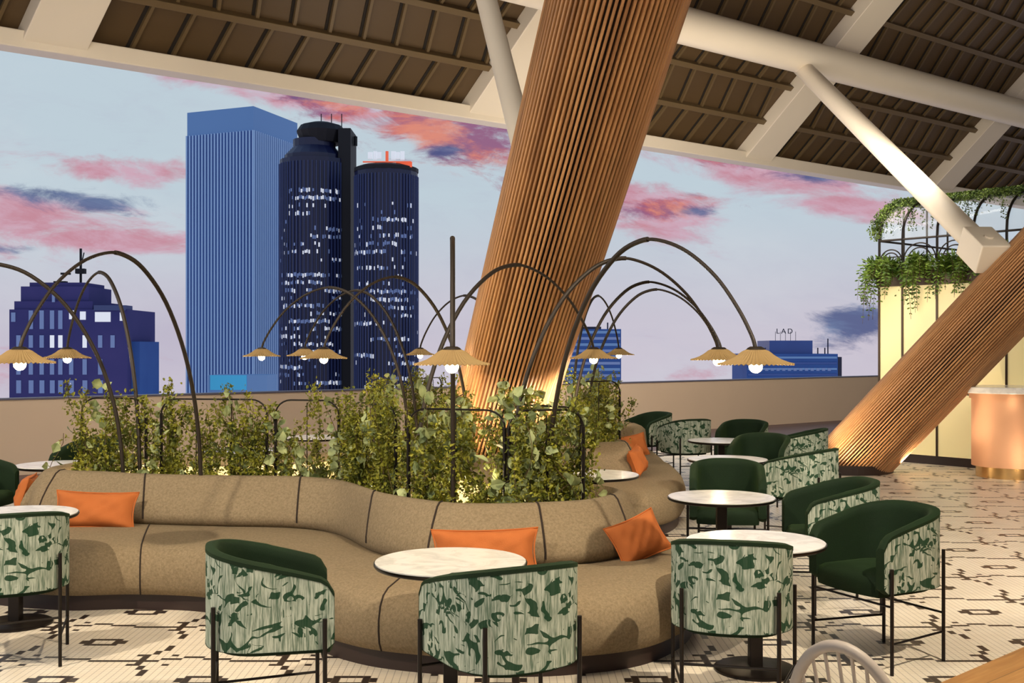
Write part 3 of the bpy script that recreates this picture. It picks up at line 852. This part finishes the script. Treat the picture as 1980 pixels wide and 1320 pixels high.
def panel(p0, p1, lab, lab2, zr=ZR, dens=1.0, extra_top=.0):
    p0 = Vector((*p0, 0)); p1 = Vector((*p1, 0)); L = (p1-p0).length; d = (p1-p0)/L; nn = Vector((-d.y, d.x, 0))
    t = thing('trellis_panel', lab, 'trellis', tuple((p0+p1)/2), 0, 'black wire trellis panels in the planter')
    o = (p0+p1)/2
    for q in (p0, p1):
        mb = MB(); mb.tube([q-o+Vector((0, 0, .44)), q-o+Vector((0, 0, zr-.12))], .014, 8); mb.build('post', M['black'], t, smooth=True)
    rr = .14; pts = [p0-o+Vector((0, 0, zr-.12))]
    for k in range(1, 7):
        a_ = PI/2*k/6; pts.append(p0-o+d*rr*(1-math.cos(a_))+Vector((0, 0, zr-.12+.12*math.sin(a_))))
    for k in range(0, 7):
        a_ = PI/2*(1-k/6); pts.append(p1-o-d*rr*(1-math.cos(a_))+Vector((0, 0, zr-.12+.12*math.sin(a_))))
    mb = MB(); mb.tube(pts, .0075, 8); mb.build('top_rail', M['black'], t, smooth=True)
    nb = max(2, int(L/.28))
    for k in range(1, nb):
        q = p0+d*L*k/nb-o
        mb = MB(); mb.tube([q+Vector((0, 0, .44)), q+Vector((0, 0, zr-.02))], .0045, 6); mb.build('bar', M['black'], t, smooth=True)
    # climbing plant
    pt = thing('climbing_plant', lab2, 'plant', tuple(o), 0, 'leafy climbers covering the wire trellis')
    st = MB(); lf = MB(); bg_ = MB()
    nst = int(L*32*dens)+3
    for k in range(nst):
        s = random.uniform(-.04, L+.04); z0 = .45; z1 = random.uniform(1.0, zr+.12+extra_top)
        if random.random() < .2: z1 = random.uniform(.7, 1.0)
        P = []; y = random.uniform(-.10, .10); ph = random.uniform(0, 6); sw = random.uniform(.02, .16); ln = random.uniform(-.3, .3)*(.35 if p0.y > 11 else 1)
        m_ = max(4, int((z1-z0)/.08))
        for j in range(m_+1):
            f = j/m_
            P.append(p0-o+d*(s+sw*math.sin(ph+f*5)+ln*f)+nn*(y*(1+.3*math.sin(f*4+ph)))+Vector((0, 0, z0+(z1-z0)*f)))
        st.tube(P, .003, 4, False)
        big = random.random() < .38
        Q = catmull(P, 5)
        for q in Q:
            if random.random() < .1: continue
            if big:
                for _ in range(1):
                    n_ = rdir(); n_.z *= .6; n_.normalize()
                    if n_.dot(nn) > 0 and random.random() < .6: n_ = -n_
                    if random.random() < .4: add_leaf(bg_, q+rdir()*.06, n_, rdir(), random.uniform(.055, .12), random.uniform(.05, .10), .12)
                    else: add_leaf(lf, q+rdir()*.05, rdir(), rdir(), random.uniform(.022, .04), random.uniform(.012, .022))
            else:
                for _ in range(6):
                    add_leaf(lf, q+rdir()*random.uniform(.01, .085), rdir(), rdir(), random.uniform(.024, .046), random.uniform(.015, .028))
    # low mound at the foot
    for k in range(int(L*1500*dens)):
        s = random.uniform(-.08, L+.08); z = .50+abs(random.gauss(0, .19)); y = random.gauss(0, .09)
        add_leaf(lf, p0-o+d*s+nn*y+Vector((0, 0, z)), rdir(), rdir(), random.uniform(.02, .04), random.uniform(.012, .024))
    st.build('stems', M['stem'], pt)
    tag(lf.build('small_foliage', M['leaf_s'], pt), 'tiny yellow green leaves', kind='stuff')
    tag(bg_.build('round_foliage', M['leaf_b'], pt), 'rounded grey green leaves', kind='stuff')
PN = [((-3.72, 9.62), (-3.12, 9.48), 'at the left end of the hedge'),
      ((-2.98, 9.45), (-2.05, 9.30), 'under the large left arc lamp'),
      ((-1.97, 9.27), (-1.42, 9.12), 'above the sofa middle, before the dark tower foot'),
      ((-1.28, 8.95), (-.86, 8.22), 'where the sofa bends towards the camera'),
      ((-.74, 7.95), (-.05, 7.68), 'left half of the front bend, under the end on lamp'),
      ((-.02, 7.68), (.5, 7.82), 'right half of the front bend'),
      ((.50, 8.0), (-.08, 8.65), 'on the right return of the front bend'),
      ((-.5, 9.4), (-.45, 10.5), 'on the inner side before the big column'),
      ((.15, 11.85), (.68, 12.25), 'right behind the alcove table'),
      ((.72, 12.3), (1.22, 12.6), 'at the tall right end of the hedge'),
      ((1.10, 12.75), (1.0, 13.9), 'far right side behind the tall end'),
      ((-1.42, 11.4), (-1.35, 12.6), 'far left side near the twin lamp poles'),
      ((-1.25, 13.1), (-.9, 14.2), 'rear left side behind the big column')]
for a_, b_, w_ in PN:
    far = a_[1] > 11
    panel(a_, b_, 'black wire trellis panel '+w_, 'leafy climber '+w_, zr=ZR+(.06 if far else 0), dens=.85 if far else 1.3, extra_top=.03)
# warm lights hidden in the planting bed
for x, y, e in ((-3.3, 9.9, 26), (-2.3, 9.75, 26), (-1.5, 9.9, 22), (-.95, 9.2, 26), (-.3, 8.3, 30), (.25, 8.3, 26), (-.9, 10.8, 22), (.5, 12.6, 26), (.7, 13.6, 22), (-1.1, 12.0, 20), (-.2, 15.0, 16)):
    light('POINT', 'planter_light', (x, y, .62), e*.95, (1, .80, .44), .07)
light('SPOT', 'column_uplight', (.35, 11.2, .5), 480, (1, .86, .66), .05, (.05, 12.2, 2.1), 80, .7)
light('SPOT', 'column_uplight', (-.6, 11.2, .5), 120, (1, .78, .52), .05, (-.2, 12.4, 2.2), 80, .7)
light('SPOT', 'column_uplight', (4.35, 15.9, .25), 120, (1, .8, .55), .05, (5.6, 16.3, 1.2), 100, .7)
light('SPOT', 'column_uplight', (5.75, 16.3, .12), 80, (1, .84, .65), .05, (6.3, 16.2, 1.6), 110, .8)

# ================================================================== kiosk
K0 = Vector((6.08, 18.4, 0)); KD = Vector((1.12, -1.33, 0)).normalized(); KN = Vector((KD.y, -KD.x, 0))
if KN.y > 0: KN = -KN
KL = 2.6
ks = thing('garden_kiosk', 'cream panelled kiosk with black ironwork and planted top behind the right column', 'kiosk', tuple(K0))
def kp(s, w, z): return KD*s-KN*w+Vector((0, 0, z))     # w goes backward
def kbox(s0, s1, w0, w1, z0, z1, name, m_, bev=0.0):
    mb = MB(); q = [kp(s0, w0, 0), kp(s1, w0, 0), kp(s1, w1, 0), kp(s0, w1, 0)]
    mb.hexa([p+Vector((0, 0, z0)) for p in q], [p+Vector((0, 0, z1)) for p in q])
    return mb.build(name, m_, ks, bevel=bev)
kbox(0, KL, .03, 3, 0, .14, 'plinth', M['darkbase'])
seams = [0.0, .42, 1.02, 1.62, 2.14, KL]
for i in range(5):
    kbox(seams[i]+.008, seams[i+1]-.008, .0, .05, .14, 1.12, 'panel', M['panelglow'])
    kbox(seams[i]+.008, seams[i+1]-.008, .0, .05, 1.135, 2.86, 'panel', M['panelglow'])
for s in seams: kbox(s-.016, s+.016, -.018, .06, .14, 2.86, 'mullion', M['brass_dark'])
kbox(0, KL, -.01, .05, 1.118, 1.137, 'mullion', M['brass_dark'])
kbox(.0, KL, .06, 3, .14, 2.86, 'body', M['panelglow'])
kbox(-.02, KL, -.06, 3.02, 2.86, 3.14, 'planter_box', M['brass_dark'])
# iron railing and vault frame
def ktube(pts, r, name='iron_bar'):
    mb = MB(); mb.tube(pts, r, 8); return mb.build(name, M['black'], ks, smooth=True)
ktube([kp(0, 0, 3.62), kp(KL, 0, 3.62)], .018, 'top_rail')
ktube([kp(0, 0, 3.34), kp(KL, 0, 3.34)], .010, 'rail')
ktube([kp(0, 0, 3.62), kp(0, 3, 3.62)], .018, 'top_rail')
for s in [0, .42, 1.02, 1.62, 2.14, KL]:
    pts = [kp(s, 0, 3.1), kp(s, 0, 3.62)]
    for k in range(1, 9):
        a_ = PI/2*k/8; pts.append(kp(s, .75*(1-math.cos(a_)), 3.66+.62*math.sin(a_)))
    pts.append(kp(s, 1.5, 4.3)); ktube(pts, .022, 'vault_rib')
for w in (.75, 1.5, 2.2):
    pts = [kp(0, w, 3.1), kp(0, w, 4.25-.1*abs(w-1.5))]; ktube(pts, .018, 'vault_rib')
ktube([kp(-.0, .75, 4.26), kp(KL, .75, 4.26)], .018, 'ridge_bar')
for i in range(5):
    m_ = (seams[i]+seams[i+1])/2; rr = (seams[i+1]-seams[i])*.46
    for q in (1.0, .72):
        pts = [kp(m_+rr*q*math.cos(a_), 0, 3.34-.06+rr*q*.95*math.sin(a_)) for a_ in [PI*k/16 for k in range(17)]]
        ktube(pts, .011, 'scroll')
    for sx in (-1, 1):
        pts = [kp(m_+sx*(rr*.62)+.085*math.cos(a_)*(1-k/40), 0, 3.24+.085*math.sin(a_)*(1-k/40)) for k, a_ in enumerate([2*PI*j/16 for j in range(22)])]
        ktube(pts, .008, 'scroll')
# glass vault
rows = []
for s in (0.02, KL-.02):
    r = [kp(s, 0.02, 3.64)]
    for k in range(1, 9):
        a_ = PI/2*k/8; r.append(kp(s, .75*(1-math.cos(a_))+.02, 3.66+.60*math.sin(a_)))
    r.append(kp(s, 1.5, 4.28)); rows.append(r)
mb = MB(); mb.quad_strip(rows); o = mb.build('glass_vault', M['glass'], ks, smooth=True)
# hanging ferns, each its own
def fern(s, w, z, n, lab, sp=.34, L0=.35, L1=.8):
    c = K0+kp(s, w, z)
    t = thing('hanging_fern', lab, 'plant', tuple(c), 0, 'ferns hanging from the kiosk planter box')
    lf = MB(); st = MB()
    for k in range(n):
        a_ = random.uniform(0, 2*PI); dd = Vector((math.cos(a_), math.sin(a_), 0))
        if dd.dot(KN) < -.2: dd = -dd
        L = random.uniform(L0, L1); up = random.uniform(.05, .35); P = []
        for j in range(11):
            f = j/10; P.append(dd*(sp*math.sin(f*1.5)*L*1.3)+Vector((0, 0, up*math.sin(f*2.2)-L*.95*f**2)))
        st.tube(P, .003, 4, False)
        for j in range(1, 11):
            for m2 in (0, .5):
                p = P[j-1].lerp(P[j], m2); tdir = (P[j]-P[j-1]).normalized()
                sd = tdir.cross(rdir()).normalized(); wd = .16*(1-j/12)+.03
                for sg in (-1, 1):
                    nr = tdir.cross(sd); add_leaf(lf, p+sd*sg*wd*.5, nr, sd*sg+tdir*.4, wd, .026, .1)
    st.build('stems', M['stem'], t); tag(lf.build('fronds', M['leaf_f'], t), kind='stuff')
fern(.0, -.02, 3.12, 15, 'fern trailing over the left corner of the kiosk')
fern(.30, -.06, 3.12, 15, 'fern with the longest trail near the left corner of the kiosk', L1=1.15)
fern(.78, -.06, 3.14, 20, 'bushy fern left of the strut bracket on the kiosk')
fern(1.25, -.06, 3.12, 15, 'fern below the strut bracket on the kiosk')
fern(1.62, -.06, 3.14, 15, 'fern hanging right where the column crosses the kiosk')
fern(2.2, -.06, 3.2, 18, 'fern at the right frame edge above the column')
# ivy draped over the vault
iv = thing('ivy_drape', 'dark ivy draped along the arched top of the kiosk', 'plant', tuple(K0))
lf = MB()
for k in range(5200):
    s = random.uniform(-.12, KL); a_ = min(PI/2, abs(random.gauss(PI/2, .35))); a_ = PI-a_ if a_ > PI/2 else a_
    p = kp(s, .75*(1-math.cos(a_)), 3.68+.64*math.sin(a_))+rdir()*.07
    add_leaf(lf, p, rdir(), rdir(), random.uniform(.03, .05), random.uniform(.02, .035))
for k in range(1300):
    w = random.uniform(0, .6)**1; a_ = random.uniform(.1, PI/2)
    p = kp(-.06+random.gauss(0, .05), .75*(1-math.cos(a_)), 3.62+.64*math.sin(a_))+rdir()*.07
    add_leaf(lf, p, rdir(), rdir(), random.uniform(.03, .05), random.uniform(.02, .035))
for k in range(26):
    s = random.uniform(-.1, KL); L = random.uniform(.1, .45)
    for j in range(int(L/.012)):
        p = kp(s, -.02, 4.1-L*j/int(L/.012))+rdir()*.03; add_leaf(lf, p, rdir(), rdir(), .035, .022)
tag(lf.build('ivy_leaves', M['leaf_d'], iv), kind='stuff')
light('AREA', 'kiosk_fill', (7.6, 14.0, 3.6), 22, WARM2, 1.5, (7.0, 17.2, 1.5))  # unseen area light added to brighten the kiosk front
light('POINT', 'kiosk_inner_light', tuple(K0+kp(1.3, .9, 3.5)), 14, (1, .85, .6), .15)

# copper counter
cn = thing('copper_counter', 'round copper clad counter with marble top at the right edge', 'counter', (7.2, 16.05, 0))
mb = MB(); mb.lathe([(.47, 0), (.47, .16)], n=56); mb.build('foot_ring', M['brass'], cn, smooth=True, angle=30)
mb = MB(); mb.lathe([(.53, .16), (.53, 1.15)], n=56); mb.build('drum', M['copper'], cn, smooth=True, angle=30)
mb = MB(); mb.lathe([(.56, 1.13), (.56, 1.21)], n=56); mb.build('band', M['copper'], cn, smooth=True, angle=30)
mb = MB(); mb.lathe([(.68, 1.21), (.69, 1.22), (.69, 1.29), (.68, 1.30)], n=64); mb.build('counter_top', M['marble'], cn, smooth=True, angle=30)
light('SPOT', 'counter_fill', (7.05, 14.9, .25), 16, (1, .8, .6), .05, (7.05, 15.6, .6), 120, .9)  # unseen spot added for the bright streak on the drum
light('POINT', 'counter_under_light', (6.95, 15.42, 1.08), .6, (1, .82, .6), .04)

# ================================================================== city beyond
def cityprism(name, foot, z0, z1, m_, parent):
    mb = MB(); mb.hexa([(x, y, z0) for x, y in foot], [(x, y, z1) for x, y in foot]); return mb.build(name, m_, parent)
GZ = -45
def at(px, d): return ((px-990)/F*d, d)
def zt(py, d): return EYE+(673-py)/F*d
# pale blue tower
A_, B_, C_ = at(362, 308.6), at(490, 300), at(575, 322.8); D_ = (A_[0]+C_[0]-B_[0], A_[1]+C_[1]-B_[1])
ztop_ = zt(205, 300)
tw = thing('office_tower', 'tall pale blue tower with vertical fins left of the dark towers', 'building', (B_[0], B_[1], GZ))
o_ = Vector((B_[0], B_[1], GZ))
def rel(p): return (p[0]-o_.x, p[1]-o_.y)
cityprism('glass_body', [rel(A_), rel(B_), rel(C_), rel(D_)], 0, ztop_-GZ-6.5, M['tglass'], tw)
cityprism('crown_band', [rel(A_), rel(B_), rel(C_), rel(D_)], ztop_-GZ-6.5, ztop_-GZ, M['tband'], tw)
for (P_, Q_, n_) in ((A_, B_, 21), (B_, C_, 22)):  # extra fins on the right face make it look more brightly lit
    mb = MB(); P = Vector((*rel(P_), 0)); Q = Vector((*rel(Q_), 0)); dd = (Q-P); L = dd.length; dd.normalize(); nr = Vector((dd.y, -dd.x, 0))
    for k in range(n_+1):
        c = P+dd*L*k/n_+nr*.15
        mb.box(c+Vector((0, 0, (ztop_-GZ-6.5)/2)), (.22, .22, (ztop_-GZ-6.5)/2), Matrix.Rotation(math.atan2(dd.y, dd.x), 3, 'Z'))
    for k in range(0):
        mb.box(P+dd*L/2+nr*.02+Vector((0, 0, 4+k*3.0)), (L/2, .06, .25), Matrix.Rotation(math.atan2(dd.y, dd.x), 3, 'Z'))
    mb.build('facade_fins', M['fin'], tw)
cy = thing('screen_building', 'low cyan lit block at the foot of the pale blue tower', 'building', (*at(470, 200), GZ))
mb = MB(); mb.box((0, 0, (zt(724, 200)-GZ)/2), (5.2, 4, (zt(724, 200)-GZ)/2)); mb.build('wall', M['band'], cy)
mb = MB(); mb.box((-1.6, -4.05, zt(738, 200)-GZ), (3.2, .1, 1.3)); mb.build('lit_screen', M['cyan'], cy)
# dark twin towers
def dark_tower(label, px, d, rpx, py, crown, seed):
    rnd = random.Random(seed); x, y = at(px, d); R2 = rpx*d/F; zt_ = zt(py, d)-GZ
    t = thing('dark_tower', label, 'building', (x, y, GZ))
    nseg = 16
    foot = [(R2*math.cos(2*PI*k/nseg+.2), R2*math.sin(2*PI*k/nseg+.2)) for k in range(nseg)]
    cityprism('body', foot, 0, zt_, M['dglass'], t)
    mb = MB(); nf = 56
    for k in range(nf):
        a_ = 2*PI*k/nf; mb.box((R2*1.01*math.cos(a_), R2*1.01*math.sin(a_), zt_/2-1), (.10, .07, zt_/2), Matrix.Rotation(a_, 3, 'Z'))
    mb.build('fins', M['dfin'], t)
    ms = [MB(), MB()]
    fl = 0
    z = zt_-6
    while z > 20:
        z -= 1.75
        
        prob = max(.05, rnd.gauss(.36, .25)); c0_ = rnd.randint(0, 40)
        for k in range(56):
            a_ = PI+PI*(k+.5)/56
            if rnd.random() < (prob*1.6 if c0_ <= k < c0_+22 else prob*.25):
                R3 = Matrix.Rotation(a_, 3, 'Z')
                q = 0 if rnd.random() < .42 else 1
                ms[q].box((R2*1.0*math.cos(a_), R2*1.0*math.sin(a_), z+rnd.uniform(-.2, .2)), (.05, R2*PI/56*.42, .5*rnd.uniform(.6, 1)), R3)
    tag(ms[0].build('lit_windows', M['win'], t), 'white lit office windows', kind='stuff')
    tag(ms[1].build('dim_windows', M['windim'], t), kind='stuff')
    crown(t, R2, zt_, d)
    return t
def crown_a(t, R2, z, d):
    k = d/F
    mb = MB(); mb.lathe([(R2*.86, z), (R2*.86, z+9*k), (R2*.62, z+26*k), (R2*.62, z+40*k)], n=20); mb.build('neck', M['dglass'], t)
    mb = MB(); mb.lathe([(R2*.58, z+34*k), (R2*.72, z+56*k), (R2*.6, z+68*k), (R2*.3, z+74*k)], (R2*.2, 0, 0), 16); mb.build('crown', M['dblack'], t)
    mb = MB(); mb.box((R2*.95, R2*.1, (z+58*k)/2), (R2*.18, R2*.6, (z+58*k)/2)); mb.build('core_slab', M['dblack'], t)
    mb = MB()
    for q in (.2, .5, .8): mb.tube([(R2*q, 0, z+60*k), (R2*q, 0, z+92*k)], .12, 5)
    mb.tube([(R2*1.2, 0, z+30*k), (R2*1.2, 0, z+48*k)], .5, 6)
    mb.build('antennas', M['dblack'], t)
def crown_b(t, R2, z, d):
    k = d/F
    mb = MB(); mb.lathe([(R2*1.02, z), (R2*1.02, z+7*k), (R2*.8, z+12*k)], n=20); mb.build('crown', M['dblack'], t)
    mb = MB()
    for i, (x_, w_) in enumerate(((-.42, .09), (-.27, .07), (-.14, .08), (.30, .09), (.44, .07), (.58, .08))):
        mb.box((R2*x_, -R2*.7, z+26*k), (R2*w_*.8, .2, 8*k*(.8+.2*(i % 2))))
    mb.build('rooftop_sign', M['win'], t)
    mb = MB(); mb.box((R2*.1, -R2*.7, z+14*k), (R2*.75, .15, 1.2*k)); mb.box((R2*.62, -R2*.6, z+10*k), (R2*.25, .15, 5*k)); mb.tube([(R2*.1, -R2*.7, z+12*k), (R2*.1, -R2*.7, z+34*k)], .35, 6)
    mb.build('sign_frame', M['redlight'], t)
dark_tower('dark round tower with black mushroom crown, second building from the pale tower', 608, 260, 66, 312, crown_a, 3)
dark_tower('dark round tower with a lit rooftop sign left of the big column', 747, 250, 61, 334, crown_b, 5)
# masonry building left
d = 180
mbld = thing('masonry_building', 'dusky purple blue stepped building with bright windows at far left', 'building', (*at(133, d), GZ))
k = d/F; ox = 133
def mbx(px0, px1, py0, py1, dy0, dy1, name, m_, base=False):
    mb = MB(); z1 = zt(py0, d)-GZ; z0 = 0 if base else zt(py1, d)-GZ
    mb.box((((px0+px1)/2-ox)*k, (dy0+dy1)/2, (z0+z1)/2), ((px1-px0)/2*k, (dy1-dy0)/2, (z1-z0)/2)); return mb.build(name, m_, mbld)
mbx(18, 246, 598, 0, 0, 14, 'wing', M['brick'], True)
mbx(26, 178, 582, 600, .3, 12, 'step', M['brick'])
mbx(36, 168, 553, 584, .8, 11, 'upper_storey', M['brick'])
mbx(50, 158, 545, 555, 1.4, 10, 'attic', M['brick'])
mbx(244, 262, 660, 0, 2, 12, 'side_wing', M['blueb'], True)
mbx(182, 244, 590, 600, -.2, 3, 'cornice', M['dfin'])
for (x0, x1, y0, y1, mm) in [(184, 214, 603, 622, 'win'), (134, 146, 600, 617, 'win'), (155, 166, 602, 618, 'win'), (232, 240, 604, 620, 'win'), (22, 30, 604, 622, 'windim')]+\
        [(x, x+8, 600, 636, 'windim') for x in (56, 77, 97, 113)]+[(x, x+8, 648, 672, 'win' if x in (97, 113, 160) else 'windim') for x in (32, 56, 77, 97, 113, 160, 190, 214)]+\
        [(x, x+8, 694, 724, 'windim') for x in (32, 56, 77, 97, 113, 134, 160, 190)]+[(x, x+9, 735, 760, 'windim') for x in (32, 56, 77, 97, 113, 134, 160, 190)]+[(101, 106, 570, 584, 'windim')]:
    mbx(x0, x1, y0, y1, -.12, .1, 'window', M[mm])
mb = MB(); z = zt(545, d)-GZ
mb.tube([(0, 5, z), (0, 5, z+70*k)], .22, 6); mb.tube([(-.2, 5, z+22*k), (.55, 5, z+62*k)], .1, 5); mb.box((0, 5, z+25*k), (9*k, .5, 5*k)); mb.box((-30*k, 5, z+20*k), (9*k, .3, 2*k))
mb.box((-40*k, 5, z+2*k), (12*k, .5, 3*k)); mb.build('rooftop_mast', M['dblack'], mbld)
# block behind the big column
d = 220; k = d/F
bb = thing('office_block', 'blue office block showing right of the big column foot', 'building', (*at(1150, d), GZ))
mb = MB(); h = zt(636, d)-GZ; mb.box((-1*k, 6, h/2), (52*k, 6, h/2)); mb.build('wall', M['blueb'], bb)
mb = MB(); mb.box((-10*k, 6, h+2*k), (24*k, 4, 3*k)); mb.tube([(30*k, 6, h), (30*k, 6, h+14*k)], .15, 5); mb.build('roof_plant', M['dglass'], bb)
for q in range(9):
    mb = MB(); mb.box((-1*k, -.05, h-(6+q*12)*k), (50*k, .1, 2.6*k)); mb.build('window_band', M['windim'] if q % 2 else M['band'], bb)
# long low block right
d = 240; k = d/F
lb_ = thing('office_block', 'long blue block with small rooftop letters behind the rightmost lamp shades', 'building', (*at(1530, d), GZ))
mb = MB(); h = zt(684, d)-GZ; mb.box((2*k, 8, h/2), (88*k, 8, h/2)); mb.build('wall', M['blueb'], lb_)
mb = MB(); mb.box((4*k, 8, h+12*k), (42*k, 6, 14*k)); mb.build('roof_house', M['tglass'], lb_)
mb = MB(); mb.box((96*k, 8, h/2-3*k), (7*k, 6, h/2-3*k)); mb.build('side_wing', M['dglass'], lb_)
for q in range(4):
    mb = MB(); mb.box((2*k, -.05, h-(7+q*11)*k), (86*k, .1, 2.0*k)); mb.build('window_band', M['tglass'] if q % 2 else M['band'], lb_)
mb = MB()
for q in range(14):
    mb.box(((-70+q*11)*k, -.15, h-30*k), (3*k, .1, 2.6*k))
mb.build('windows', M['windim'], lb_)
mb = MB()
for x_ in (-38, 66, 80, 86): mb.tube([(x_*k, 6, h), (x_*k, 6, h+(30 if x_ == 86 else 12)*k)], .14, 5)
for x_ in (-18, -8, 2, 12, 22): mb.tube([(x_*k, 6, h+24*k), (x_*k, 6, h+44*k)], .05, 5)
mb.build('masts', M['dglass'], lb_)
cu_ = bpy.data.curves.new('letters', 'FONT'); cu_.body = 'LAD'; cu_.size = 11*k*1.3; cu_.extrude = .1; cu_.align_x = 'CENTER'; cu_.space_character = 1.4
to = bpy.data.objects.new('rooftop_letters', cu_); COL.objects.link(to)
dg = bpy.context.evaluated_depsgraph_get(); me = bpy.data.meshes.new_from_object(to.evaluated_get(dg))
bpy.data.objects.remove(to)
to = bpy.data.objects.new('rooftop_letters', me); COL.objects.link(to); me.materials.clear(); me.materials.append(M['dglass'])
to.parent = lb_; to.location = (0, 6, h+40*k); to.rotation_euler = (PI/2, 0, 0)
